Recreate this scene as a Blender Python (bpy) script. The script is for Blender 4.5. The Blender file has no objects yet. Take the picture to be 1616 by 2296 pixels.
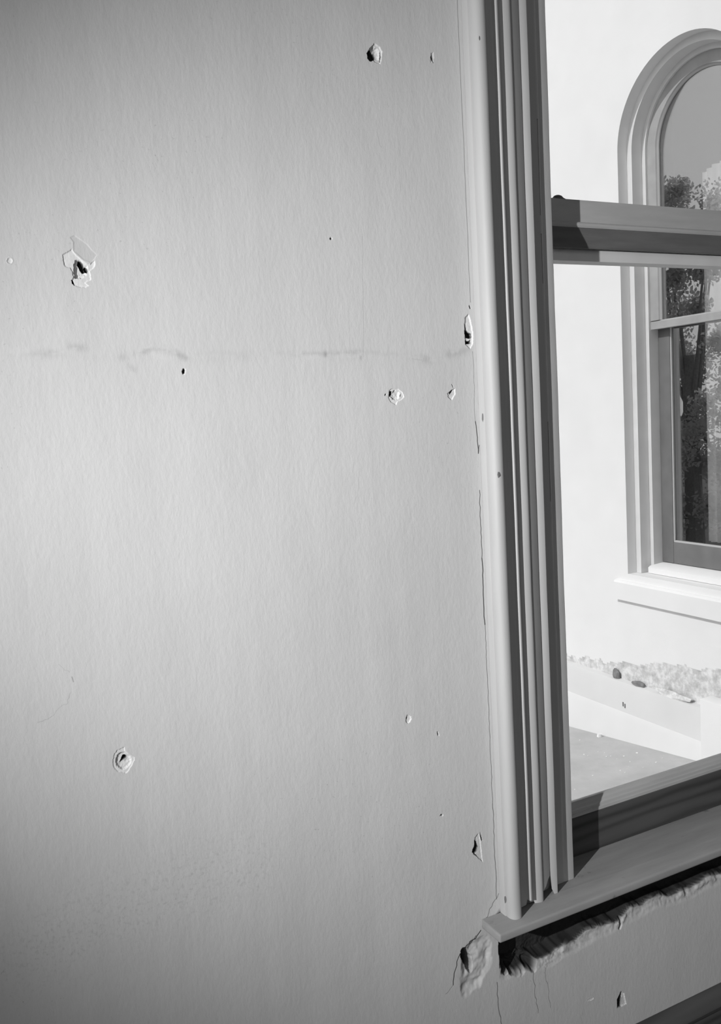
import bpy, bmesh, math, random
import numpy as np
from mathutils import Matrix, Vector

random.seed(7)
S = bpy.context.scene
COL = S.collection

# ------------------------------------------------------------------ camera
cam_d = bpy.data.cameras.new('camera')
cam_d.sensor_fit = 'VERTICAL'
cam_d.sensor_height = 36.0
cam_d.lens = 1944.0 / 2296.0 * 36.0
cam_d.clip_start = 0.02
cam = bpy.data.objects.new('camera', cam_d)
COL.objects.link(cam)
rt = Vector((0.88912597, -0.45395328, -0.05814997))
up = Vector((0.10071211, 0.07012912, 0.99244092))
fw = Vector((0.44644381, 0.8882614, -0.10807221))
cam.matrix_world = Matrix(((rt.x, up.x, -fw.x, 0), (rt.y, up.y, -fw.y, 0), (rt.z, up.z, -fw.z, 1.55), (0, 0, 0, 1)))
S.camera = cam

# ------------------------------------------------------------------ world, sun, photographer's lamp, exposure
SUN_EL, SUN_STRENGTH, SKY = 40.0, 1.9, 1.15
W = bpy.data.worlds.new('sky')
S.world = W
W.use_nodes = True
nt = W.node_tree
sky = nt.nodes.new('ShaderNodeTexSky')
sky.sky_type = 'PREETHAM'
sky.turbidity = 3.0
el = math.radians(SUN_EL)
sun_dir = Vector((-math.cos(el) * 0.9998, 0.02, math.sin(el)))     # towards the sun
sky.sun_direction = sun_dir
bw = nt.nodes.new('ShaderNodeRGBToBW')
nt.links.new(sky.outputs[0], bw.inputs[0])
nt.links.new(bw.outputs[0], nt.nodes['Background'].inputs['Color'])
nt.nodes['Background'].inputs['Strength'].default_value = SKY

sun_d = bpy.data.lights.new('sun', 'SUN')
sun_d.energy = SUN_STRENGTH
sun_d.angle = math.radians(0.53)
sun = bpy.data.objects.new('sun', sun_d)
COL.objects.link(sun)
sun.rotation_euler = (-sun_dir).to_track_quat('-Z', 'Y').to_euler()

LAMP_POS, LAMP_AIM = Vector((-1.262, 0.156, 1.745)), Vector((2.584, 1.36, 1.154))
lamp_d = bpy.data.lights.new('photographer_lamp', 'SPOT')
lamp_d.energy = 412
lamp_d.spot_size = math.radians(69.12)
lamp_d.spot_blend = 1.0
lamp_d.shadow_soft_size = 0.015
lamp = bpy.data.objects.new('photographer_lamp', lamp_d)
COL.objects.link(lamp)
lamp.location = LAMP_POS
lamp.rotation_euler = (LAMP_AIM - LAMP_POS).to_track_quat('-Z', 'Y').to_euler()

# added fill light at the wall behind the camera, no known source there
fill_d = bpy.data.lights.new('added_fill_light', 'AREA')
fill_d.shape = 'RECTANGLE'
fill_d.size, fill_d.size_y = 1.15, 1.9
fill_d.energy = 58
fill_obj = bpy.data.objects.new('added_fill_light', fill_d)
COL.objects.link(fill_obj)
fill_obj.location = (-1.9, -3.58, 2.15)
fill_obj.rotation_euler = Vector((0, 1, 0)).to_track_quat('-Z', 'Z').to_euler()

vs = S.view_settings
vs.view_transform = 'Standard'
vs.look = 'None'
vs.exposure = 0.0
vs.gamma = 1.0
vs.use_curve_mapping = False

# ------------------------------------------------------------------ helpers
def mat(name, g, rough=0.7, spec=0.3):
    m = bpy.data.materials.new(name)
    m.use_nodes = True
    b = m.node_tree.nodes['Principled BSDF']
    b.inputs['Base Color'].default_value = (g, g, g, 1)
    b.inputs['Roughness'].default_value = rough
    b.inputs['Specular IOR Level'].default_value = spec
    return m

class NG:
    """small node-graph helper around one material"""
    def __init__(self, m):
        self.m, self.t = m, m.node_tree
        self.b = self.t.nodes['Principled BSDF']
        self.co = self.t.nodes.new('ShaderNodeTexCoord').outputs['Object']
    def n(self, kind, **kw):
        nd = self.t.nodes.new(kind)
        for k, v in kw.items():
            setattr(nd, k, v)
        return nd
    def link(self, a, b):
        self.t.links.new(a, b)
    def mapping(self, scale=(1, 1, 1), rot=(0, 0, 0), src=None):
        nd = self.n('ShaderNodeMapping')
        nd.inputs['Scale'].default_value = scale
        nd.inputs['Rotation'].default_value = rot
        self.link(src or self.co, nd.inputs['Vector'])
        return nd.outputs[0]
    def noise(self, vec, scale, detail=4, rough=0.55, dist=0.0):
        nd = self.n('ShaderNodeTexNoise')
        nd.inputs['Scale'].default_value = scale
        nd.inputs['Detail'].default_value = detail
        nd.inputs['Roughness'].default_value = rough
        nd.inputs['Distortion'].default_value = dist
        self.link(vec, nd.inputs['Vector'])
        return nd.outputs['Fac']
    def ramp(self, fac, stops):
        nd = self.n('ShaderNodeValToRGB')
        e = nd.color_ramp.elements
        while len(e) < len(stops):
            e.new(0.5)
        for el_, (p, g) in zip(e, stops):
            el_.position = p
            el_.color = (g, g, g, 1)
        self.link(fac, nd.inputs['Fac'])
        return nd.outputs['Color']
    def mix(self, fac, a, b, mode='MIX'):
        nd = self.n('ShaderNodeMixRGB', blend_type=mode)
        for s, v in ((nd.inputs[0], fac), (nd.inputs[1], a), (nd.inputs[2], b)):
            if isinstance(v, (int, float)):
                s.default_value = v if s == nd.inputs[0] else (v, v, v, 1)
            else:
                self.link(v, s)
        return nd.outputs[0]
    def math(self, op, a, b=0.0):
        nd = self.n('ShaderNodeMath', operation=op)
        for s, v in ((nd.inputs[0], a), (nd.inputs[1], b)):
            if isinstance(v, (int, float)):
                s.default_value = v
            else:
                self.link(v, s)
        return nd.outputs[0]
    def attr(self, name):
        return self.n('ShaderNodeAttribute', attribute_name=name).outputs['Fac']
    def color(self, c):
        self.link(c, self.b.inputs['Base Color'])
    def bump(self, h, strength, dist, prev=None):
        nd = self.n('ShaderNodeBump')
        nd.inputs['Strength'].default_value = strength
        nd.inputs['Distance'].default_value = dist
        self.link(h, nd.inputs['Height'])
        if prev is not None:
            self.link(prev, nd.inputs['Normal'])
        self.link(nd.outputs[0], self.b.inputs['Normal'])
        return nd.outputs[0]

def painted(name, g, var=0.08, scale=18, bump=0.15, rough=0.6, stretch=(1, 1, 1), spec=0.3):
    m = mat(name, g, rough, spec)
    G = NG(m)
    v = G.mapping(stretch)
    f = G.noise(v, scale, 6)
    G.color(G.ramp(f, [(0.25, g * (1 - var)), (0.75, min(1, g * (1 + var)))]))
    G.bump(G.noise(v, scale * 12, 3), bump, 0.001)
    return m

def mesh_obj(name, verts, faces, m, parent=None, smooth=None, attrs=None):
    me = bpy.data.meshes.new(name)
    me.from_pydata([tuple(v) for v in verts], [], [tuple(f) for f in faces])
    me.update()
    if attrs:
        for an, vals in attrs.items():
            a = me.attributes.new(an, 'FLOAT', 'POINT')
            a.data.foreach_set('value', np.asarray(vals, dtype=np.float32))
    if m is not None:
        me.materials.append(m)
    if smooth is not None:
        me.polygons.foreach_set('use_smooth', [True] * len(me.polygons))
        if smooth < 180:
            me.set_sharp_from_angle(angle=math.radians(smooth))
    o = bpy.data.objects.new(name, me)
    COL.objects.link(o)
    if parent is not None:
        o.parent = parent
    return o

def bm_obj(name, bm, m, parent=None, smooth=None):
    bmesh.ops.recalc_face_normals(bm, faces=bm.faces[:])
    me = bpy.data.meshes.new(name)
    bm.to_mesh(me)
    bm.free()
    me.materials.append(m)
    if smooth is not None:
        me.polygons.foreach_set('use_smooth', [True] * len(me.polygons))
        me.set_sharp_from_angle(angle=math.radians(smooth))
    o = bpy.data.objects.new(name, me)
    COL.objects.link(o)
    if parent is not None:
        o.parent = parent
    return o

def bm_box(bm, x0, x1, y0, y1, z0, z1):
    vs_ = [bm.verts.new(p) for p in ((x0, y0, z0), (x1, y0, z0), (x1, y1, z0), (x0, y1, z0), (x0, y0, z1), (x1, y0, z1), (x1, y1, z1), (x0, y1, z1))]
    for f in ((0, 3, 2, 1), (4, 5, 6, 7), (0, 1, 5, 4), (1, 2, 6, 5), (2, 3, 7, 6), (3, 0, 4, 7)):
        bm.faces.new([vs_[i] for i in f])
    return vs_

def box(name, b, m, parent=None, bevel=0.0, seg=2):
    bm = bmesh.new()
    bm_box(bm, *b)
    if bevel:
        bmesh.ops.bevel(bm, geom=bm.edges[:], offset=bevel, segments=seg, affect='EDGES', profile=0.6)
    return bm_obj(name, bm, m, parent, 35 if bevel else None)

def prism(name, poly, axis, a0, a1, m, parent=None, smooth=35, bottom=None, rows=1, wob=0.0):
    """extrude a closed 2-D outline along an axis: 'x' -> outline is (y, z); 'y' -> (x, z); 'z' -> (x, y)"""
    n = len(poly)
    V, F = [], []
    for r in range(rows + 1):
        t = r / rows
        for i, (p, q) in enumerate(poly):
            s0 = a0 if bottom is None else bottom[i]
            s = s0 + (a1 - s0) * t
            w = wob * (math.sin(s * 9.1) + 0.6 * math.sin(s * 23.7 + 1.3) + 0.4 * math.sin(s * 57.0))
            if axis == 'x':
                V.append((s, p, q))
            elif axis == 'y':
                V.append((p, s, q))
            else:
                V.append((p + w, q, s))
    for r in range(rows):
        for i in range(n):
            j = (i + 1) % n
            F.append((r * n + i, r * n + j, (r + 1) * n + j, (r + 1) * n + i))
    F.append(tuple(range(n - 1, -1, -1)))
    F.append(tuple(rows * n + i for i in range(n)))
    bm = bmesh.new()
    bv = [bm.verts.new(v) for v in V]
    for f in F:
        bm.faces.new([bv[i] for i in f])
    return bm_obj(name, bm, m, parent, smooth)

def empty(name, loc, parent=None):
    o = bpy.data.objects.new(name, None)
    o.empty_display_size = 0.1
    COL.objects.link(o)
    if parent is not None:
        o.parent = parent
    else:
        o.location = loc
    return o

def place(root):
    """children were modelled in world coordinates: keep them there under a moved root"""
    inv = Matrix.Translation(root.location).inverted()
    for c in root.children:
        c.matrix_parent_inverse = inv

def tag(o, label=None, cat=None, group=None, kind=None):
    if label: o['label'] = label
    if cat: o['category'] = cat
    if group: o['group'] = group
    if kind: o['kind'] = kind
    return o

def struct(o, label, cat):
    return tag(o, label, cat, kind='structure')

# value noise (numpy) for the wall relief
def vnoise(x, y, seed=0):
    x = np.asarray(x, float); y = np.asarray(y, float)
    xi = np.floor(x).astype(np.int64); yi = np.floor(y).astype(np.int64)
    fx = x - xi; fy = y - yi
    fx = fx * fx * (3 - 2 * fx); fy = fy * fy * (3 - 2 * fy)
    def h(a, b):
        n = (a * 374761393 + b * 668265263 + seed * 1442695041) & 0xffffffff
        n = ((n ^ (n >> 13)) * 1274126177) & 0xffffffff
        return ((n ^ (n >> 16)) & 0xffff) / 65535.0
    return (h(xi, yi) * (1 - fx) + h(xi + 1, yi) * fx) * (1 - fy) + (h(xi, yi + 1) * (1 - fx) + h(xi + 1, yi + 1) * fx) * fy

def fbm(x, y, seed=0, octv=4):
    s = 0; a = 0.5; t = 0
    for i in range(octv):
        s = s + a * vnoise(x * 2 ** i, y * 2 ** i, seed + i * 17); t += a; a *= 0.5
    return s / t

def sst(a, b, x):
    t = np.clip((x - a) / (b - a), 0, 1)
    return t * t * (3 - 2 * t)

# ------------------------------------------------------------------ materials
M_WALL = mat('aged_painted_plaster', 0.5, 0.95, 0.0)
G = NG(M_WALL)
v = G.mapping()
mott = G.noise(v, 3.2, 7, 0.62)
paint = G.ramp(mott, [(0.25, 0.47), (0.75, 0.53)])
# vertical brush streaks
vst = G.mapping((26, 26, 1.6))
paint = G.mix(0.3, paint, G.ramp(G.noise(vst, 1.0, 5), [(0.3, 0.455), (0.7, 0.545)]))
# small specks of grime, denser in blotches
spk = G.ramp(G.noise(v, 210, 2, 0.5), [(0.69, 0.0), (0.76, 1.0)])
blot = G.ramp(G.noise(v, 2.3, 4), [(0.52, 0.05), (0.72, 0.75)])
paint = G.mix(G.mix(1.0, spk, blot, 'MULTIPLY'), paint, 0.27)
exposed = G.ramp(G.noise(v, 60, 5), [(0.3, 0.54), (0.75, 0.63)])
c = G.mix(G.attr('exposed'), paint, exposed)
spk2 = G.ramp(G.noise(v, 170, 3, 0.6), [(0.52, 0.0), (0.70, 0.75)])
c = G.mix(G.math('MULTIPLY', spk2, G.attr('grime')), c, 0.27)
rough_s = G.ramp(G.noise(v, 85, 6, 0.65), [(0.3, 0.26), (0.72, 0.52)])
c = G.mix(G.attr('rubble'), c, rough_s)
c = G.mix(G.attr('core_and_shade'), c, 0.03)
G.color(c)
b1 = G.bump(G.noise(v, 9, 5, 0.6), 0.25, 0.006)
vv = G.mapping((150, 150, 55), (0, 0.7, 0))
b2 = G.bump(G.noise(vv, 1.0, 4, 0.6), 0.40, 0.0012, b1)
b3 = G.bump(G.noise(vst, 1.5, 3, 0.6), 0.10, 0.0015, b2)

M_CASE = painted('casing_paint', 0.37, 0.05, 9, 0.12, 0.55, (6, 6, 0.7))
M_STOP = painted('stop_paint', 0.42, 0.08, 14, 0.2, 0.6, (6, 6, 0.8))
M_STOOL = mat('worn_stool_paint', 0.22, 0.6)
G = NG(M_STOOL)
v = G.mapping((2, 14, 6))
c = G.ramp(G.noise(v, 3, 7, 0.6), [(0.25, 0.215), (0.75, 0.29)])
c = G.mix(G.ramp(G.noise(G.mapping(), 22, 4), [(0.66, 0.0), (0.74, 0.7)]), c, 0.11)
G.color(c)
G.bump(G.noise(v, 40, 4), 0.2, 0.001)
M_WOOD = mat('dark_bare_wood', 0.07, 0.6)
G = NG(M_WOOD)
v = G.mapping((0.9, 9, 9))
d = G.noise(v, 2.2, 3, 0.5)
wv = G.n('ShaderNodeTexWave', wave_type='BANDS', bands_direction='Z')
wv.inputs['Scale'].default_value = 1.2
wv.inputs['Distortion'].default_value = 9.0
wv.inputs['Detail'].default_value = 3.0
wv.inputs['Detail Scale'].default_value = 0.9
G.link(v, wv.inputs['Vector'])
c = G.ramp(wv.outputs['Fac'], [(0.0, 0.03), (0.35, 0.065), (1.0, 0.09)])
c = G.mix(0.45, c, G.ramp(d, [(0.3, 0.04), (0.7, 0.09)]))
G.color(c)
G.bump(wv.outputs['Fac'], 0.25, 0.001)
M_WOOD2 = painted('dark_moulding', 0.13, 0.2, 10, 0.15, 0.5, (0.7, 5, 5))  # darker tone for the moulding under the meeting rail
M_SASH = painted('sash_paint', 0.38, 0.1, 10, 0.15, 0.5, (0.7, 5, 5))
M_ROOM = painted('room_wall_paint', 0.3, 0.05, 4, 0.1, 0.9)
M_CEIL = painted('ceiling_paint', 0.45, 0.05, 4, 0.1, 0.9)
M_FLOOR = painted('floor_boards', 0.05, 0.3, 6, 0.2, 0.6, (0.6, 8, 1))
M_GAP = mat('filler_dirt', 0.14, 0.9)
M_IRON = mat('sash_lock_iron', 0.06, 0.5)

def glass(name, f0, tint):
    m = bpy.data.materials.new(name)
    m.use_nodes = True
    t = m.node_tree
    t.nodes.clear()
    out = t.nodes.new('ShaderNodeOutputMaterial')
    mx = t.nodes.new('ShaderNodeMixShader')
    tr = t.nodes.new('ShaderNodeBsdfTransparent')
    tr.inputs[0].default_value = (tint, tint, tint, 1)
    gl = t.nodes.new('ShaderNodeBsdfGlossy')
    gl.inputs['Roughness'].default_value = 0.0
    lw = t.nodes.new('ShaderNodeLayerWeight')
    lw.inputs['Blend'].default_value = 0.5
    pw = t.nodes.new('ShaderNodeMath'); pw.operation = 'POWER'; pw.inputs[1].default_value = 5.0
    ma = t.nodes.new('ShaderNodeMath'); ma.operation = 'MULTIPLY_ADD'; ma.inputs[1].default_value = 1 - f0; ma.inputs[2].default_value = f0
    t.links.new(lw.outputs['Facing'], pw.inputs[0])
    t.links.new(pw.outputs[0], ma.inputs[0])
    t.links.new(ma.outputs[0], mx.inputs[0])
    t.links.new(tr.outputs[0], mx.inputs[1])
    t.links.new(gl.outputs[0], mx.inputs[2])
    t.links.new(mx.outputs[0], out.inputs['Surface'])
    return m
M_GLASS = glass('window_glass', 0.02, 0.98)
M_GLASS2 = glass('old_window_glass', 0.35, 0.99)

M_STUCCO = painted('white_stucco', 0.80, 0.03, 5, 0.2, 0.9)
M_TRIM2 = painted('exterior_trim_paint', 0.72, 0.05, 12, 0.1, 0.8)
M_SASH2 = painted('exterior_sash_paint', 0.38, 0.15, 10, 0.1, 0.7)
M_SASH3 = painted('exterior_lower_sash_paint', 0.17, 0.15, 10, 0.1, 0.7)
M_PUTTY = mat('glazing_putty', 0.5, 0.8)
M_CURB = painted('curb_paint', 0.70, 0.05, 3, 0.1, 0.8)
M_ROOF = mat('roof_felt', 0.4, 0.9)
G = NG(M_ROOF)
v = G.mapping()
c = G.ramp(G.noise(v, 5, 7, 0.65), [(0.25, 0.42), (0.75, 0.56)])
G.color(G.mix(G.ramp(G.noise(v, 90, 3), [(0.70, 0.0), (0.78, 0.8)]), c, 0.65))
G.bump(G.noise(v, 60, 4), 0.3, 0.004)
M_BARE = mat('flaked_masonry', 0.4, 0.95)
G = NG(M_BARE)
v = G.mapping()
c = G.ramp(G.noise(v, 17, 7, 0.7), [(0.34, 0.42), (0.50, 0.62), (0.60, 0.78)])
G.color(c)
G.bump(G.noise(v, 50, 5, 0.7), 0.6, 0.006)
M_DARKROCK = painted('exposed_dark_stone', 0.22, 0.3, 30, 0.5, 0.95)
M_FLAKE = mat('paint_flake', 0.85, 0.8)
M_CURTAIN = painted('curtain_cloth', 0.9, 0.05, 20, 0.1, 0.9)
M_LEAF = mat('leaves', 0.55, 0.6)
_t = M_LEAF.node_tree
_tr = _t.nodes.new('ShaderNodeBsdfTranslucent'); _tr.inputs[0].default_value = (.6, .6, .6, 1)
_mx = _t.nodes.new('ShaderNodeMixShader'); _mx.inputs[0].default_value = .5
_t.links.new(_t.nodes['Principled BSDF'].outputs[0], _mx.inputs[1]); _t.links.new(_tr.outputs[0], _mx.inputs[2])
_t.links.new(_mx.outputs[0], _t.nodes['Material Output'].inputs['Surface'])
M_BARK = painted('bark', 0.25, 0.3, 20, 0.5, 0.9)
M_GROUND = painted('ground_grass', 0.13, 0.3, 2, 0.2, 0.95)

# ------------------------------------------------------------------ interior window wall: relief and plaster damage
YW = 1.36
CR = []   # chips: outer outline, inner outline, their depths, dark holes (outline lists), seed, label
def ell(cx, cz, rx, rz, ang=0.0, n=12, seed=0, jag=.18):
    r = random.Random(seed)
    out = []
    for i in range(n):
        a = 6.2832 * i / n
        k = 1 + r.uniform(-jag, jag)
        x, z = rx * k * math.cos(a), rz * k * math.sin(a)
        out.append((cx + x * math.cos(ang) + z * math.sin(ang), cz - x * math.sin(ang) + z * math.cos(ang)))
    return out
def slit(pts, ws):
    """outline of a tapering slit along a polyline"""
    L, R = [], []
    for i, (p, w) in enumerate(zip(pts, ws)):
        q0, q1 = pts[max(0, i - 1)], pts[min(len(pts) - 1, i + 1)]
        dx, dz = q1[0] - q0[0], q1[1] - q0[1]
        n = math.hypot(dx, dz)
        L.append((p[0] - dz / n * w, p[1] + dx / n * w)); R.append((p[0] + dz / n * w, p[1] - dx / n * w))
    return L + R[::-1]
def crater(outer, inner, d1, d2, holes, seed, label, e=1.0):
    CR.append((outer, inner, d1, d2, holes, seed, label, e))
crater([(.7627, 2.1832), (.7727, 2.1787), (.7765, 2.1713), (.7748, 2.1581), (.7717, 2.1498), (.7607, 2.1520), (.7508, 2.1579), (.7461, 2.1645), (.7536, 2.1741)],
       [(.7600, 2.1780), (.7690, 2.1760), (.7725, 2.1700), (.7710, 2.1570), (.7610, 2.1540), (.7520, 2.1600), (.7500, 2.1660)], .0022, .0050,
       [ell(.7555, 2.1618, .0085, .0098, .5, seed=2), slit([(.7735, 2.172), (.7735, 2.162), (.7715, 2.153)], [.0006, .0014, .0006])], 3, 'chipped plaster hole with a pale rim, highest on the wall')
crater([(.2325, 1.8226), (.2345, 1.817), (.242, 1.8094), (.2497, 1.8028), (.2568, 1.8009), (.2603, 1.8047), (.2631, 1.8063), (.2643, 1.8022), (.2616, 1.7958), (.2554, 1.7904), (.2559, 1.7783), (.2536, 1.7767), (.2471, 1.7735), (.2519, 1.7693), (.2464, 1.7661), (.2362, 1.767), (.2317, 1.769), (.2289, 1.7773), (.2303, 1.782), (.2294, 1.7893), (.2269, 1.795), (.2203, 1.7958), (.2181, 1.8051), (.2184, 1.8133), (.2232, 1.8166), (.2291, 1.8199)],
       [(.2351, 1.8066), (.2418, 1.8063), (.2485, 1.8007), (.2529, 1.7977), (.2523, 1.7914), (.2492, 1.785), (.2414, 1.7796), (.2332, 1.7795), (.232, 1.7888), (.2335, 1.8003)], .0012, .0050,
       [ell(.2438, 1.7963, .0046, .0088, -.35, seed=5), ell(.2496, 1.7925, .0028, .0056, -.35, seed=6), slit([(.2285, 1.7775), (.2297, 1.7730), (.2318, 1.7690)], [.0013, .0020, .0007])], 11, 'large jagged chip with bare white plaster and a dark nail hole')
crater([(.2428, 1.0554), (.243, 1.0488), (.253, 1.0375), (.2567, 1.035), (.2563, 1.0301), (.2508, 1.0216), (.2447, 1.014), (.2406, 1.0117), (.2347, 1.0152), (.228, 1.0181), (.2233, 1.0266), (.2226, 1.0357), (.2259, 1.0471), (.231, 1.0524)],
       [(.2367, 1.0478), (.2428, 1.0464), (.2485, 1.0402), (.2519, 1.0336), (.2504, 1.0258), (.2437, 1.02), (.2373, 1.0183), (.2315, 1.023), (.2274, 1.0289), (.2273, 1.037), (.2303, 1.0444)], .0010, .0030,
       [slit([(.2436, 1.0415), (.2420, 1.0392), (.2388, 1.0359), (.2340, 1.0305)], [.0024, .0042, .0028, .0008])], 23, 'round chipped ring of white plaster around a slanted hole, low on the wall')
crater([(.7608, 1.5986), (.7722, 1.5974), (.7815, 1.5904), (.7848, 1.5819), (.7787, 1.5771), (.7708, 1.5741), (.7666, 1.5685), (.7555, 1.5748), (.7521, 1.5816), (.7548, 1.5947)],
       ell(.766, 1.586, .010, .009, 0, seed=8), .0012, .0030,
       [ell(.7576, 1.5890, .0044, .0056, .3, seed=7), slit([(.7490, 1.5895), (.7468, 1.5881), (.7455, 1.5860)], [.0006, .0016, .0006]), ell(.7775, 1.5845, .0012, .0030, .4, seed=9)], 31, 'small pale chip with a dark nail hole, right of the wall crack')
crater([(.8936, 1.5938), (.894, 1.5825), (.8852, 1.5717), (.8773, 1.5781), (.8767, 1.5849), (.8852, 1.5906)], None, .0018, 0,
       [slit([(.8895, 1.5915), (.8850, 1.5870), (.8815, 1.5835)], [.0008, .0022, .0018]), slit([(.8868, 1.6017), (.8905, 1.5950)], [.0005, .0010])], 37, 'tiny chipped nick nearest the casing at mid height', .7)
crater(ell(.7585, .9905, .0060, .0085, .3, 8, 41, .35), None, .0018, 0, [slit([(.7560, .9945), (.7540, .9905)], [.0010, .0022])], 41, 'tiny white chip with a dark slit at the lower end of the wall crack')
crater([(.8915, .7210), (.9004, .7290), (.9035, .7180), (.9052, .6980), (.9075, .6662), (.9010, .6740), (.8880, .6880), (.8860, .6910), (.8900, .7010)], None, .0020, 0,
       [slit([(.8914, .7180), (.8935, .7080), (.8940, .7020), (.8906, .6952), (.8868, .6908)], [.0014, .0040, .0062, .0070, .0044]), slit([(.8868, .6904), (.8940, .6840), (.9002, .6733)], [.0012, .0010, .0004]), slit([(.9044, .7290), (.9060, .7200), (.9086, .7101)], [.0006, .0016, .0014])], 43, 'long torn gash in the plaster low beside the casing', .2)
crater([(.931, 1.7293), (.9350, 1.7174), (.9388, 1.6968), (.9380, 1.6744), (.9307, 1.6642), (.9207, 1.6729), (.9199, 1.6969), (.9224, 1.7225)], None, .0025, 0,
       [[(.9203, 1.7115), (.9238, 1.7110), (.9262, 1.6995), (.9305, 1.6955), (.9368, 1.6930), (.9372, 1.6845), (.9310, 1.6835), (.9225, 1.6850), (.9208, 1.6960)], [(.9212, 1.6828), (.9250, 1.6800), (.9290, 1.6795), (.9345, 1.6822), (.9340, 1.6740), (.9220, 1.6732)], slit([(.9329, 1.7447), (.9345, 1.7410), (.9357, 1.7379)], [.0010, .0018, .0014])], 47, 'ragged vertical break at the casing edge with dark holes')
crater(ell(.3861, 1.6385, .0030, .0052, .2, 8, 53), None, .0010, 0, [ell(.3861, 1.6385, .0024, .0044, .2, seed=53)], 53, 'small dark pock mark below the horizontal crack', .2)
crater(ell(.6581, 1.8539, .0028, .0028, 0, 8, 59), None, .0008, 0, [ell(.6581, 1.8539, .0019, .0019, 0, seed=59)], 59, 'pinhole between the two upper chips', .2)
crater(ell(.8775, 2.1740, .0034, .0095, .25, 8, 61), None, .0010, 0, [slit([(.8768, 2.1820), (.8768, 2.1745), (.8800, 2.1650)], [.0006, .0028, .0008])], 61, 'short dark nick at the top near the casing', .2)
crater(ell(.8188, .7871, .0042, .0030, 0, 8, 67), None, .0008, 0, [ell(.8188, .7871, .0028, .0018, .3, seed=67)], 67, 'small dark peck low beside the casing', .2)
crater(ell(.8200, .9484, .0020, .0060, -.25, 8, 71), None, .0008, 0, [slit([(.8192, .9525), (.8205, .9450)], [.0008, .0014])], 71, 'faint short nick above the low peck', .2)
crater(ell(.1446, 1.8026, .0036, .0042, 0, 8, 73), None, .0008, 0, [], 73, 'tiny white chip at the far left')
crater(ell(1.2570, .2440, .0110, .0200, -.1, 9, 79, .3), None, .0030, 0, [slit([(1.2560, .2640), (1.2500, .2480), (1.2480, .2280)], [.0024, .0075, .0065])], 79, 'dark gash below the sill just above the skirting', .6)
crater(ell(1.1670, .2780, .0095, .0034, .1, 9, 83), None, .0008, 0, [], 83, 'small white scrape below the sill')

# cracks: polyline, width, depth, darkness
CK = []
def wander(p0, p1, n, amp, seed):
    r = random.Random(seed)
    out = []
    L = math.hypot(p1[0] - p0[0], p1[1] - p0[1])
    nx, nz = -(p1[1] - p0[1]) / L, (p1[0] - p0[0]) / L
    o = 0
    for i in range(n + 1):
        t = i / n
        if 0 < i < n:
            o = 0.6 * o + r.uniform(-amp, amp)
        else:
            o = 0
        out.append((p0[0] + (p1[0] - p0[0]) * t + nx * o, p0[1] + (p1[1] - p0[1]) * t + nz * o))
    return out
def crack(p0, p1, n, amp, seed, w=.0009, d=.0016, dark=.35):
    CK.append((wander(p0, p1, n, amp, seed), w * (.7 if d < .01 else 1), d * (.12 if d < .01 else 1), min(1, dark * (1.35 if dark < .9 else 1))))
crack((.733, 2.2054), (.722, 1.98), 14, .0012, 1, .0005, .0004, .05)
crack((.718, 1.86), (.7079, 1.655), 14, .0012, 2, .0006, .0008, .16)
crack((.7393, 1.529), (.733, 1.29), 14, .0016, 3, .0005, .0004, .06)
crack((.730, 1.20), (.7241, .985), 14, .0016, 35, .0005, .0005, .08)
crack((.7585, 2.0411), (.7654, 2.0121), 6, .0012, 4, .0006, .0007, .14)
crack((.6875, 1.4617), (.6731, 1.3998), 8, .0022, 5, .0006, .0006, .10)
crack((.672, 1.37), (.671, 1.33), 5, .0014, 6, .0005, .0005, .08)
crack((.1194, 1.1219), (.1400, 1.1270), 6, .0016, 7, .0007, .0007, .16)
crack((.1400, 1.1270), (.1631, 1.1406), 7, .0020, 36, .0006, .0006, .13)
crack((.1631, 1.1406), (.170, 1.158), 5, .0014, 8, .0007, .0007, .16)
crack((.157, 1.205), (.172, 1.190), 5, .0020, 9, .0006, .0006, .13)
crack((.1745, 1.182), (.1760, 1.174), 3, .001, 10, .0011, .0010, .30)
crack((.318, 1.669), (.333, 1.675), 4, .0016, 13, .0009, .0005, .08)
crack((.64, 1.6615), (.7079, 1.664), 10, .0016, 15, .0006, .0005, .08)
crack((.805, 1.6500), (.838, 1.6455), 6, .0022, 16, .0007, .0006, .12)
# joint between plaster and casing
crack((.9365, 2.33), (.9365, 1.75), 30, .0004, 18, .0009, .0016, .45)
crack((.9365, 1.66), (.9360, 1.53), 12, .0012, 19, .0008, .0016, .4)
crack((.9360, 1.53), (.9395, 1.47), 8, .0008, 20, .0013, .0030, .8)
crack((.9395, 1.47), (.942, 1.485), 4, .0006, 21, .0014, .0025, .6)
crack((.9385, 1.40), (.9370, 1.27), 16, .0010, 22, .0011, .0025, .7)
crack((.9370, 1.27), (.9375, 1.14), 16, .0008, 23, .0015, .0030, .8)
crack((.9375, 1.14), (.9370, .78), 40, .0008, 24, .0009, .0022, .6)
crack((.9370, .78), (.9370, .58), 24, .0012, 25, .0011, .0025, .6)
crack((.942, .59), (.900, .535), 10, .003, 26, .0012, .002, .5)
# around the broken corner under the sill horn and in the wall below
crack((.896, .527), (.845, .495), 10, .003, 27, .0016, .004, .8)
crack((.845, .495), (.826, .437), 8, .003, 28, .0014, .003, .8)
crack((.884, .520), (.862, .497), 6, .002, 29, .0012, .003, .7)
crack((.929, .405), (.934, .30), 12, .002, 30, .0012, .002, .6)
crack((1.022, .395), (1.028, .30), 12, .003, 31, .0010, .0018, .5)
crack((1.052, .392), (1.060, .30), 10, .003, 32, .0009, .0016, .4)
crack((.826, .437), (.808, .425), 4, .002, 33, .0009, .0015, .4)
crack((1.262, .462), (1.256, .412), 8, .002, 34, .0032, .012, 1.0)

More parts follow.
